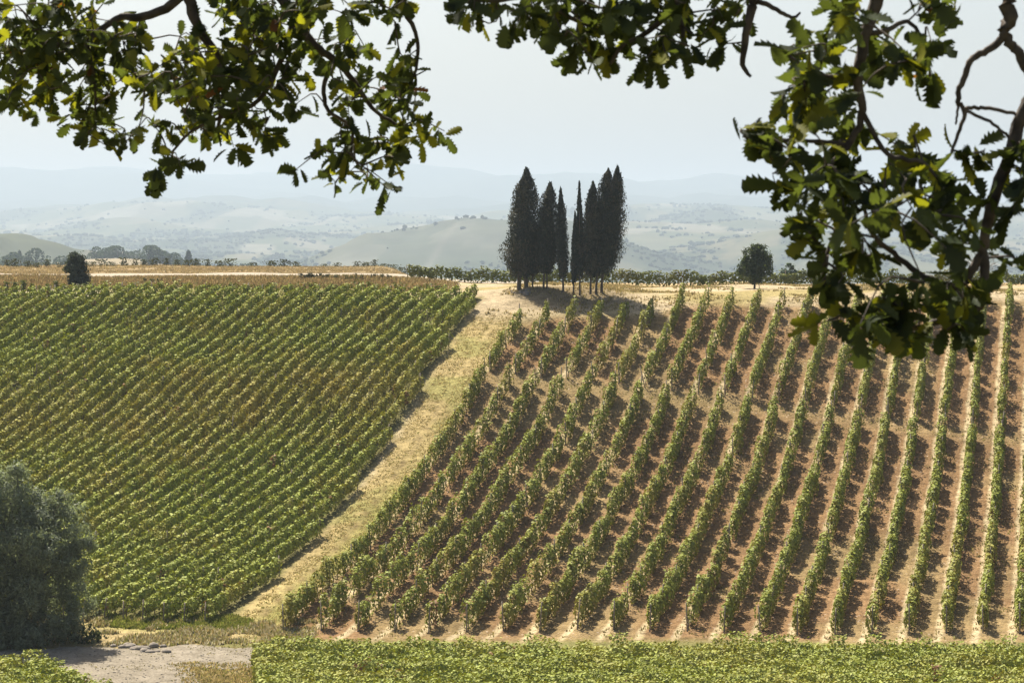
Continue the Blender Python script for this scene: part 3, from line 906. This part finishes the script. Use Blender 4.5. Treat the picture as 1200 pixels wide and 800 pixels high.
# wood in the valley: many crowns that read as one mass
NW = 9000
u = rng.uniform(-60, 1260, NW * 6); y = np.exp(rng.uniform(np.log(1700), np.log(6800), NW * 6))
X = (u - 600) / F * y
_, wd = land_colour(X, y)
edge = np.abs(fbm(X / 60, y / 140, 83, 3) - .5) < .016
hill = np.exp(-((X + 345) / 150) ** 4 - ((y - 1850) / 350) ** 4)
keep = ((wd > .5) & (rng.random(len(u)) < .75) | (edge & (y > 3500)) | (rng.random(len(u)) < .008)) & (rng.random(len(u)) > hill * 1.1 - .1)
u, y, X = u[keep][:NW], y[keep][:NW], X[keep][:NW]
X, y = X * FS, y * FS
z = HF(X, y)
s = rng.uniform(1.1, 3.2, len(X)) * np.clip(y / FS / 4200, .6, 1.2) * FS; sv = np.stack([s * rng.uniform(.9, 1.8, len(X)), s, s * rng.uniform(.8, 1.2, len(X))], 1)
V = (ico_v[None] * (1 + .0 * s[:, None, None]) * sv[:, None, :] + np.stack([X, y, z + s * .5], 1)[:, None, :])
V = V + rng.normal(size=V.shape) * (s * .12)[:, None, None]
Fw = (ico_f[None] + (np.arange(len(X)) * len(ico_v))[:, None, None]).reshape(-1, 3)
cw = np.repeat(np.array([.022, .034, .02]) * rng.uniform(.6, 1.5, (len(X), 1)), len(ico_v), axis=0)
tag(link_mesh('distant_wood', np_mesh('distant_wood', V.reshape(-1, 3), Fw, M_FARWOOD, cw, True)),
    'hazy woods and hedges scattered over the far valley', 'woods', None, 'stuff')

# ------------------------------------------------------------------ grass, weeds, stones
def tufts(name, label, pts, hmin, hmax, colors, spread=.35, blades=4, wid=.05):
    n = len(pts)
    b = np.repeat(pts, blades, axis=0); m = len(b)
    b = b + np.stack([rng.normal(size=m) * .10, rng.normal(size=m) * .10, np.zeros(m)], 1)
    h = rng.uniform(hmin, hmax, m)
    az = rng.random(m) * 6.28
    tipo = np.stack([np.cos(az) * h * spread, np.sin(az) * h * spread, h], 1)
    sd = np.stack([-np.sin(az + rng.normal(size=m)), np.cos(az), np.zeros(m)], 1) * wid * rng.uniform(.6, 1.4, (m, 1))
    v = np.stack([b - sd, b + sd, b + tipo * np.array([.6, .6, .7]) + sd * .7, b + tipo, b + tipo * np.array([.5, .5, .66]) - sd * .7], 1)
    f = np.arange(m * 5).reshape(m, 5)
    colr = .66 * np.asarray(colors)[rng.integers(0, len(colors), m)] * rng.uniform(.7, 1.25, (m, 1))
    tag(link_mesh(name, np_mesh(name, v.reshape(-1, 3), f, M_GRASS, np.repeat(colr, 5, axis=0))), label, 'grass', None, 'stuff')

def scatter(n, x0, x1, y0, y1, ok):
    x = rng.uniform(x0, x1, n); y = rng.uniform(y0, y1, n)
    k = ok(x, y); x, y = x[k], y[k]
    return np.stack([x, y, H(x, y) - .03], 1)
STRAW = [(.60, .48, .26), (.54, .42, .21), (.46, .38, .17), (.30, .30, .10)]
tufts('dry_grass', 'yellow dry grass covering the strip between the two vineyard blocks',
      scatter(52000, -22, 3, 168, 246, lambda x, y: (x > strip_left(y) + .1) & (x < TR * y + CR - .5) & (np.abs(x - (TR * y + CR) + 2.6) > .25) & (vnoise(x / 1.1, y / 1.1, 44) > .22)), .03, .11, STRAW)
tufts('plateau_grass', 'short straw grass on the open ground round the cypresses',
      scatter(16000, -14, 52, 246, 292, lambda x, y: (y > top_Y(x) + .3) & (x > strip_left(y) + 1) & (fbm(x / 5, y / 5, 45) > .46)), .08, .28, [(.50, .40, .22), (.42, .32, .16), (.30, .26, .11)])
tufts('bank_grass', 'rust brown dry grass on the bank below the ridge road',
      scatter(16000, -62, -6, 262, 287, lambda x, y: 600 + F * x / y < 430 + 150 * rng.random(len(x))), .15, .5, [(.34, .24, .13), (.42, .31, .17), (.28, .20, .10), (.48, .38, .20), (.24, .22, .10)])
tufts('ridge_grass', 'dry straw and rust coloured grass on the ridge beyond the road',
      scatter(16000, -90, -4, 324, 405, lambda x, y: 600 + F * x / y < 600), .08, .28, [(.50, .40, .25), (.46, .36, .20), (.40, .30, .16)])
tufts('verge_grass', 'pale dry weeds between the gravel track and the vines',
      scatter(9000, -38, -13, 165.6, 173.0, lambda x, y: vnoise(x / 1.2, y / 1.2, 46) > .42), .06, .34, [(.50, .42, .24), (.44, .34, .17), (.30, .30, .10), (.60, .55, .42)])
tufts('green_grass', 'fresh green grass at the foot of the close vine rows',
      scatter(2600, -27.5, -17.5, 170.6, 174.0, lambda x, y: vnoise(x / 2, y / 2, 47) > .3), .1, .3, [(.22, .27, .05), (.28, .31, .07), (.34, .33, .10)])
tufts('headland_grass', 'thin dry weeds on the cross path and between the vine rows',
      scatter(26000, -16, 56, 168, 252, lambda x, y: (x > TR * y + CR) & (y < top_Y(x)) & ((np.abs(y - gap_Y(x)) < 1.2) | (fbm(x / 4, y / 4, 48) > .60) | (np.abs(((x - TR * y - CR) / SR) % 1 - .80) < .07))), .05, .2, [(.50, .40, .24), (.40, .32, .16), (.28, .27, .09)])
tufts('track_weeds', 'sparse weeds pushing through the gravel track',
      scatter(5000, -42, -14, 142, 166.5, lambda x, y: (fbm(x / 2.2, y / 2.2, 49) > .58)), .04, .16, [(.34, .32, .13), (.48, .40, .22)])
tufts('track_grass', 'dry yellow grass beside the vine canopy at the gravel track',
      scatter(9000, -24, -14, 140, 161, lambda x, y: (x > -21.5 + (160 - y) * .22 + 2.4 * vnoise(x * 0, y / .7, 12) * rng.random(len(x))) & (x < -14) & (y < 159.6 + 1.2 * vnoise(x / .8, y * 0, 14) * rng.random(len(x)))), .05, .22, STRAW)

def stone(name, x, y, r, label):
    v = ico_v * np.array([1.3, 1, .7]) * r * (1 + .35 * (vnoise(ico_v[:, 0] * 2 + x, ico_v[:, 1] * 2 + ico_v[:, 2] * 3 + y, 5) - .5))[:, None]
    o = link_mesh(name, np_mesh(name, v, ico_f, M_STONE)); o.location = (x, y, float(H(x, y)) + r * .2)
    o.rotation_euler = (0, 0, random.random() * 6)
    tag(o, label, 'stone', 'loose stones')
gx_, gy_ = rng.uniform(-40, -14, 1700), rng.uniform(140, 166, 1700)
kk = in_track(gx_, gy_) | (rng.random(1700) < .12); gx_, gy_ = gx_[kk], gy_[kk]
gr = rng.uniform(.02, .06, len(gx_))
gv = ico_v[None] * gr[:, None, None] * np.array([1.3, 1, .6]) + np.stack([gx_, gy_, H(gx_, gy_) + .06], 1)[:, None, :]
tag(link_mesh('gravel', np_mesh('gravel', gv.reshape(-1, 3), (ico_f[None] + (np.arange(len(gx_)) * len(ico_v))[:, None, None]).reshape(-1, 3), M_STONE)),
    'loose gravel strewn over the track at lower left', 'gravel', None, 'stuff')
for k in range(26):
    px = rng.uniform(132, 196); py = rng.uniform(757, 765)
    g_ = ground_hit(px, py, 160, 172)
    stone('field_stone', g_[0], g_[1], rng.uniform(.12, .34), 'grey stone in the loose heap beside the gravel track')
for k in range(14):
    px = rng.uniform(598, 622); py = rng.uniform(340, 346)
    g_ = ground_hit(px, py, 248, 266)
    stone('field_stone', g_[0], g_[1], rng.uniform(.12, .3), 'pale stone at the left foot of the cypress knoll')

# ------------------------------------------------------------------ the oak overhead
oak_base = np.array([4.3, 9.6, float(H(4.3, 9.6))])
oak = empty('oak_tree', oak_base)
tag(oak, 'old oak whose leafy boughs hang into the top of the view', 'oak tree')
trunk = tube(spline([oak_base - (0, 0, .4), oak_base + (.0, 0, .9), (4.2, 9.5, -.1), (4.05, 9.5, 1.2), (3.7, 9.6, 2.6), (3.0, 9.9, 4.0)], 18), np.linspace(.42, .22, 18), 14)
link_mesh('trunk', np_mesh('trunk', trunk[0] - oak_base, trunk[1], M_BARK, None, True), oak)
D1, D2, D3 = 8.3, 11.6, 9.6
def pp(l, D): return [P(a, b_, D + (c if len(t) > 2 else 0)) for t in l for (a, b_, *cc) in [t] for c in [cc[0] if cc else 0]]
SKEL = {'left': [], 'middle': [], 'right': []}
BR = {'left': [], 'middle': [], 'right': []}
def branch(key, ctrl, r0, r1, n=None, sides=8):
    n = n or max(8, 4 * len(ctrl))
    q = spline(ctrl, n)
    q[1:-1] += rng.normal(size=(n - 2, 3)) * min(r1, .012) * .35
    BR[key].append(tube(q, np.linspace(r0, r1, n), sides))
    SKEL[key] += [(p, r) for p, r in zip(q, np.linspace(r0, r1, n))]
# limbs above the frame
branch('left', [(4.05, 9.5, 1.3), (2.7, 9.4, 1.75), (1.0, 10.2, 1.85), (-.6, 11.2, 1.65), (-1.9, 11.7, 1.45), (-3.4, 11.8, 1.3)], .13, .04, 30)
branch('left', [(-.6, 11.2, 1.65), *pp([(222, -60), (224, 5), (236, 38), (258, 72), (262, 110), (255, 150)], D2)], .035, .008)
branch('left', [(-1.2, 11.5, 1.55), *pp([(250, -55), (205, 2), (165, 20), (138, 22), (100, 46), (60, 54), (10, 62)], D2)], .03, .007)
branch('left', [(-.4, 11.1, 1.6), *pp([(330, -40), (345, 20), (370, 55), (392, 70), (416, 97), (440, 130), (470, 150)], D2)], .03, .006)
branch('left', [*pp([(392, 70), (380, 100), (385, 130), (412, 150), (412, 180), (425, 200)], D2)], .012, .005)
branch('left', [*pp([(345, 20), (330, 70), (300, 120), (230, 150), (200, 180)], D2)], .016, .005)
branch('left', [*pp([(100, 46), (110, 90), (112, 130)], D2)], .011, .005)
branch('left', [(0, 10.8, 1.7), *pp([(440, -40), (470, 5), (490, 50), (485, 90)], D2)], .02, .006)
branch('middle', [(1.9, 9.5, 1.85), *pp([(780, -70), (700, -20), (640, -8), (560, 0), (525, 5)], D3)], .035, .007)
branch('middle', [*pp([(760, -50), (790, -5), (770, 30), (730, 55), (715, 75)], D3)], .018, .006)
branch('middle', [*pp([(790, -5), (800, 40), (795, 70)], D3)], .012, .005)
branch('middle', [*pp([(640, -8), (660, 15), (700, 35)], D3)], .012, .005)
branch('middle', [(1.6, 9.4, 1.8), *pp([(900, -60), (884, -10), (880, 16), (873, 48), (871, 78), (880, 90)], D3)], .03, .006)
branch('middle', [*pp([(882, 2), (900, 6), (920, 18), (932, 20), (938, 15)], D3)], .012, .004)
# right bough
branch('right', [(4.1, 9.5, .9), (2.9, 8.9, 1.45), *pp([(1195, -90), (1182, -10), (1180, 25), (1176, 44)], D1)], .045, .019, 26)
branch('right', [*pp([(1176, 44), (1160, 58), (1140, 68), (1128, 95), (1123, 118), (1130, 130), (1124, 155), (1115, 178)], D1)], .014, .005)
branch('right', [*pp([(1176, 44), (1190, 58), (1199, 75), (1215, 110), (1225, 150)], D1)], .018, .012)
branch('right', [*pp([(1130, 128), (1150, 126), (1175, 130), (1197, 136)], D1)], .007, .006)
branch('right', [*pp([(1130, 130), (1160, 142), (1178, 158), (1190, 165)], D1)], .006, .005)
branch('right', [*pp([(1123, 118), (1121, 140), (1120, 146)], D1)], .005, .003)
branch('right', [(4.2, 9.5, .5), (3.0, 8.9, .9), *pp([(1290, 40), (1225, 95), (1198, 135), (1180, 190), (1162, 240), (1152, 290), (1140, 315), (1120, 338), (1095, 352)], D1)], .034, .010, 34)
branch('right', [*pp([(1152, 285), (1154, 320), (1152, 350), (1138, 368), (1110, 372), (1075, 384), (1040, 378), (1015, 362)], D1)], .018, .008)
branch('right', [*pp([(1110, 372), (1112, 362), (1100, 378), (1060, 390)], D1)], .008, .006)
branch('right', [*pp([(1120, 338), (1085, 325), (1050, 300), (1020, 270), (1010, 230)], D1)], .013, .006)
branch('right', [(2.3, 8.9, 1.5), *pp([(1040, -70), (1030, -10), (1015, 40), (1005, 90), (1010, 130), (995, 170), (965, 200)], D1)], .03, .007)
branch('right', [*pp([(1015, 40), (1040, 35), (1065, 25), (1085, 55), (1090, 90)], D1)], .01, .005)
branch('right', [*pp([(1005, 90), (970, 90), (945, 80), (925, 65)], D1)], .009, .005)
branch('right', [*pp([(995, 170), (940, 165), (900, 165), (870, 160)], D1)], .008, .004)
branch('right', [*pp([(1010, 130), (1040, 180), (1080, 190), (1100, 210)], D1)], .01, .005)
branch('right', [*pp([(1010, 230), (980, 270), (965, 320), (975, 370)], D1)], .008, .005)

def oak_leaf_local():
    """lobed outline in the XY plane, stem at the origin, length 1 along +Y"""
    ys = np.array([.10, .17, .25, .31, .40, .46, .56, .62, .72, .78, .87, .94])
    hw = np.array([.02, .09, .18, .11, .25, .15, .31, .18, .29, .17, .21, .11])
    dy = np.array([0, .01, .03, .0, .05, .01, .06, .01, .06, .01, .05, .03])
    v = [(0, 0, 0)]; f4 = []; f3 = []
    cen = []
    for i, y in enumerate(ys):
        k = len(v); cen.append(k)
        v += [(0, y, 0), (-hw[i], y + dy[i], .34 * hw[i]), (hw[i], y + dy[i], .34 * hw[i])]
    k_tip = len(v); v.append((0, 1.0, 0))
    for i in range(len(ys) - 1):
        a, b_ = cen[i], cen[i + 1]
        f4 += [(a, a + 1, b_ + 1, b_), (a, b_, b_ + 2, a + 2)]
    a = cen[-1]; f3 += [(a, a + 1, k_tip), (a, k_tip, a + 2), (0, cen[0] + 1, cen[0]), (0, cen[0], cen[0] + 2)]
    return np.array(v, float), np.array(f4), np.array(f3)
OLV, OF4, OF3 = oak_leaf_local()

def oak_leaves(bases, dirs, length, normals, cols):
    n = len(bases)
    y = dirs / np.linalg.norm(dirs, axis=1, keepdims=True)
    z = normals - y * np.sum(normals * y, 1, keepdims=True); z /= np.linalg.norm(z, axis=1, keepdims=True) + 1e-9
    x = np.cross(y, z)
    lv = np.tile(OLV[None], (n, 1, 1))
    lv[:, :, 0] *= rng.uniform(.8, 1.15, (n, 1)) * (1 + .07 * rng.normal(size=(n, len(OLV))))
    curl = rng.uniform(-.35, .25, (n, 1)); lv[:, :, 2] += curl * lv[:, :, 1] ** 2
    V = bases[:, None] + length[:, None, None] * (lv[:, :, 0:1] * x[:, None] + lv[:, :, 1:2] * y[:, None] + lv[:, :, 2:3] * z[:, None])
    o = (np.arange(n) * len(OLV))[:, None, None]
    return V.reshape(-1, 3), (OF4[None] + o).reshape(-1, 4), (OF3[None] + o).reshape(-1, 3), np.repeat(cols, len(OLV), axis=0)

def oak_cols(n, yellow):
    c = np.array([.038, .050, .026]) * rng.uniform(.6, 1.4, (n, 1))
    m = rng.random(n) < yellow
    c[m] = np.array([.12, .125, .022]) * rng.uniform(.7, 1.3, (m.sum(), 1))
    r = rng.random(n) < .006
    c[r] = np.array([.10, .045, .02])
    return c

SUNLIT_PATCHES = [(955, 120, 32, 40), (1062, 185, 34, 26), (985, 262, 18, 40), (962, 365, 20, 16), (945, 148, 24, 12), (1150, 185, 18, 20), (150, 20, 50, 22), (215, 60, 40, 22), (290, 55, 26, 22), (150, 105, 26, 30), (520, 170, 14, 26), (435, 175, 22, 14), (240, 10, 40, 16)]  # sunlit spots of the boughs, painted in as brighter yellow leaf colour
def foliage_on(key, blobs, D, dz, leaf, per_px, yellow=.14):
    tips = []
    for (px, py, rx, ry, *wt) in blobs:
        wgt = wt[0] if wt else 1.0
        k = max(1, int(round(rx * ry * per_px * wgt)))
        for _ in range(k):
            a_ = rng.random() * 6.28; r = math.sqrt(rng.random())
            tips.append(P(px + rx * r * math.cos(a_), py + ry * r * math.sin(a_), D + rng.normal() * dz))
    tips = np.array(tips)
    sk = np.array([p for p, r in SKEL[key]])
    dist = np.min(np.linalg.norm(tips[:, None] - sk[None], axis=2), axis=1)
    order = np.argsort(dist)
    Bs, Ds, Ls, Ns, Yl = [], [], [], [], []
    for i in order:
        tp = tips[i]
        d_ = np.linalg.norm(sk - tp, axis=1) + np.maximum(tp[2] - sk[:, 2], 0) * .6
        j = int(np.argmin(d_)); s0 = sk[j]
        mid = (s0 + tp) / 2 + rng.normal(size=3) * .03 + (0, 0, .02 + .06 * np.linalg.norm(tp - s0))
        q = spline([s0, mid, tp], 6)
        BR[key].append(tube(q, np.linspace(.0045, .002, 6), 4))
        sk = np.vstack([sk, q[2:]])
        out_ = tp - s0; out_ = out_ / (np.linalg.norm(out_) + 1e-6)
        pq = (600 + F * tp[0] / tp[1], EYE - F * tp[2] / tp[1])
        yl = max([math.exp(-((pq[0] - a_) / w_) ** 2 - ((pq[1] - b_) / h_) ** 2) for a_, b_, w_, h_ in SUNLIT_PATCHES])
        nl = rng.integers(4, 8)
        for l in range(nl):
            dv = rng.normal(size=3) * .75 + out_ * .7 + np.array([0, 0, -.35])
            Bs.append(tp + rng.normal(size=3) * .012 - out_ * rng.uniform(0, .05)); Ds.append(dv); Ls.append(leaf * rng.uniform(.6, 1.2)); Yl.append(yl); Ns.append(rng.normal(size=3) * .7 + np.array([0, -.25, .7]))
        for l in range(rng.integers(1, 4)):
            qq = q[rng.integers(2, 5)]
            Bs.append(qq); Ds.append(rng.normal(size=3) + np.array([0, 0, -.3])); Ls.append(leaf * rng.uniform(.5, 1.0)); Yl.append(yl); Ns.append(rng.normal(size=3) + np.array([0, 0, .6]))
    Yl = np.array(Yl)
    Bs = np.array(Bs); Ds = np.array(Ds); Ls = np.array(Ls); Ns = np.array(Ns)
    v, f4, f3, c = oak_leaves(Bs, Ds, Ls, Ns, oak_cols(len(Bs), np.maximum(yellow, Yl * .75)))
    link_mesh('leaves', np_mesh('oak_leaves', v - oak_base, [f4, f3], M_OAK, c), oak)

foliage_on('left', [(30, 50, 42, 50), (90, 80, 52, 65), (60, 15, 65, 28), (35, 118, 28, 24), (150, 60, 60, 55), (105, 150, 26, 20), (125, 180, 6, 10, .8), (200, 110, 48, 55), (198, 192, 26, 20), (155, 165, 22, 20),
                    (265, 80, 48, 65), (265, 150, 40, 26), (330, 60, 48, 55), (315, 130, 35, 34, .8), (400, 40, 50, 40, .8), (440, 85, 40, 36), (415, 150, 30, 36, .8), (395, 196, 42, 20), (440, 212, 22, 16),
                    (475, 115, 22, 42), (465, 170, 24, 22, .8), (505, 170, 10, 16, 1), (522, 160, 4, 8, 2), (240, 8, 60, 16), (350, 5, 60, 16), (450, 15, 40, 18), (345, 205, 8, 6)],
           D2, .35, .095, .0086)
foliage_on('middle', [(545, 5, 28, 14), (600, 14, 28, 20), (650, 18, 28, 22), (695, 35, 34, 30), (690, 62, 22, 20), (738, 62, 26, 22), (785, 42, 34, 32), (795, 76, 18, 16), (830, 32, 24, 28), (862, 8, 20, 10), (740, 8, 70, 18), (670, 0, 60, 10)],
           D3, .25, .095, .0084, .08)
foliage_on('right', [(1030, 12, 55, 22), (1000, 62, 40, 42), (1085, 74, 24, 26), (1098, 88, 14, 16), (1110, 25, 8, 8), (1085, 2, 22, 8), (945, 72, 28, 34), (925, 130, 26, 24), (962, 125, 32, 30), (872, 162, 26, 18, .8), (905, 180, 24, 20), (960, 190, 45, 36), (1000, 155, 22, 40), (1012, 232, 45, 36),
                     (935, 222, 32, 24), (1055, 190, 24, 26), (1090, 215, 34, 40), (968, 262, 36, 34), (1105, 270, 36, 40), (1052, 245, 26, 26), (1000, 305, 40, 36), (975, 340, 28, 26, .8), (968, 375, 20, 12, .7), (1010, 362, 40, 26),
                     (1062, 345, 44, 34), (1085, 378, 40, 18), (1130, 372, 24, 22), (1050, 385, 30, 10), (1110, 388, 26, 10), (1000, 375, 18, 12), (1130, 345, 26, 30), (1140, 178, 26, 22, .8), (1165, 255, 22, 36), (1192, 215, 12, 60), (1020, 388, 28, 14), (1190, 290, 12, 22, .6)],
           D1, .24, .112, .0041)
# rest of the oak's crown, unseen above the view, added to shade the boughs
NL = 6000
cx = rng.uniform(-7, 5.0, NL * 3); cy_ = rng.uniform(6.5, 16, NL * 3); cz = rng.uniform(.8, 5.4, NL * 3)
ok = (cz > .0967 * cy_ + .24) & (fbm(cx / 1.1, cy_ / 1.1 + cz * .9, 101, 3) > .50) & (((cx + .8) / 6.2) ** 2 + ((cy_ - 11) / 5.2) ** 2 + ((cz - 2) / 3.6) ** 2 < 1)
cc = np.stack([cx, cy_, cz], 1)[ok][:NL]
v, f = leaf_quads(cc, rng.uniform(.13, .24, len(cc)), .62, .9)
link_mesh('upper_crown', np_mesh('oak_upper_crown', v - oak_base, f, M_OAK, np.repeat(oak_cols(len(cc), .05), 4, axis=0)), oak)
for k in range(16):
    e = np.array([rng.uniform(-5.5, 4.5), rng.uniform(7.5, 15), rng.uniform(2.2, 5)])
    s0 = np.array([3.4, 9.7, 3.2]) if k % 2 else np.array([1.0, 10.2, 1.85])
    BR['left'].append(tube(spline([s0, (s0 + e) / 2 + (0, 0, .5), e], 10), np.linspace(.06, .012, 10), 6))
for key in BR:
    v, f = join(BR[key])
    link_mesh('branches', np_mesh('oak_branches', v - oak_base, f, M_BARK, None, True), oak)
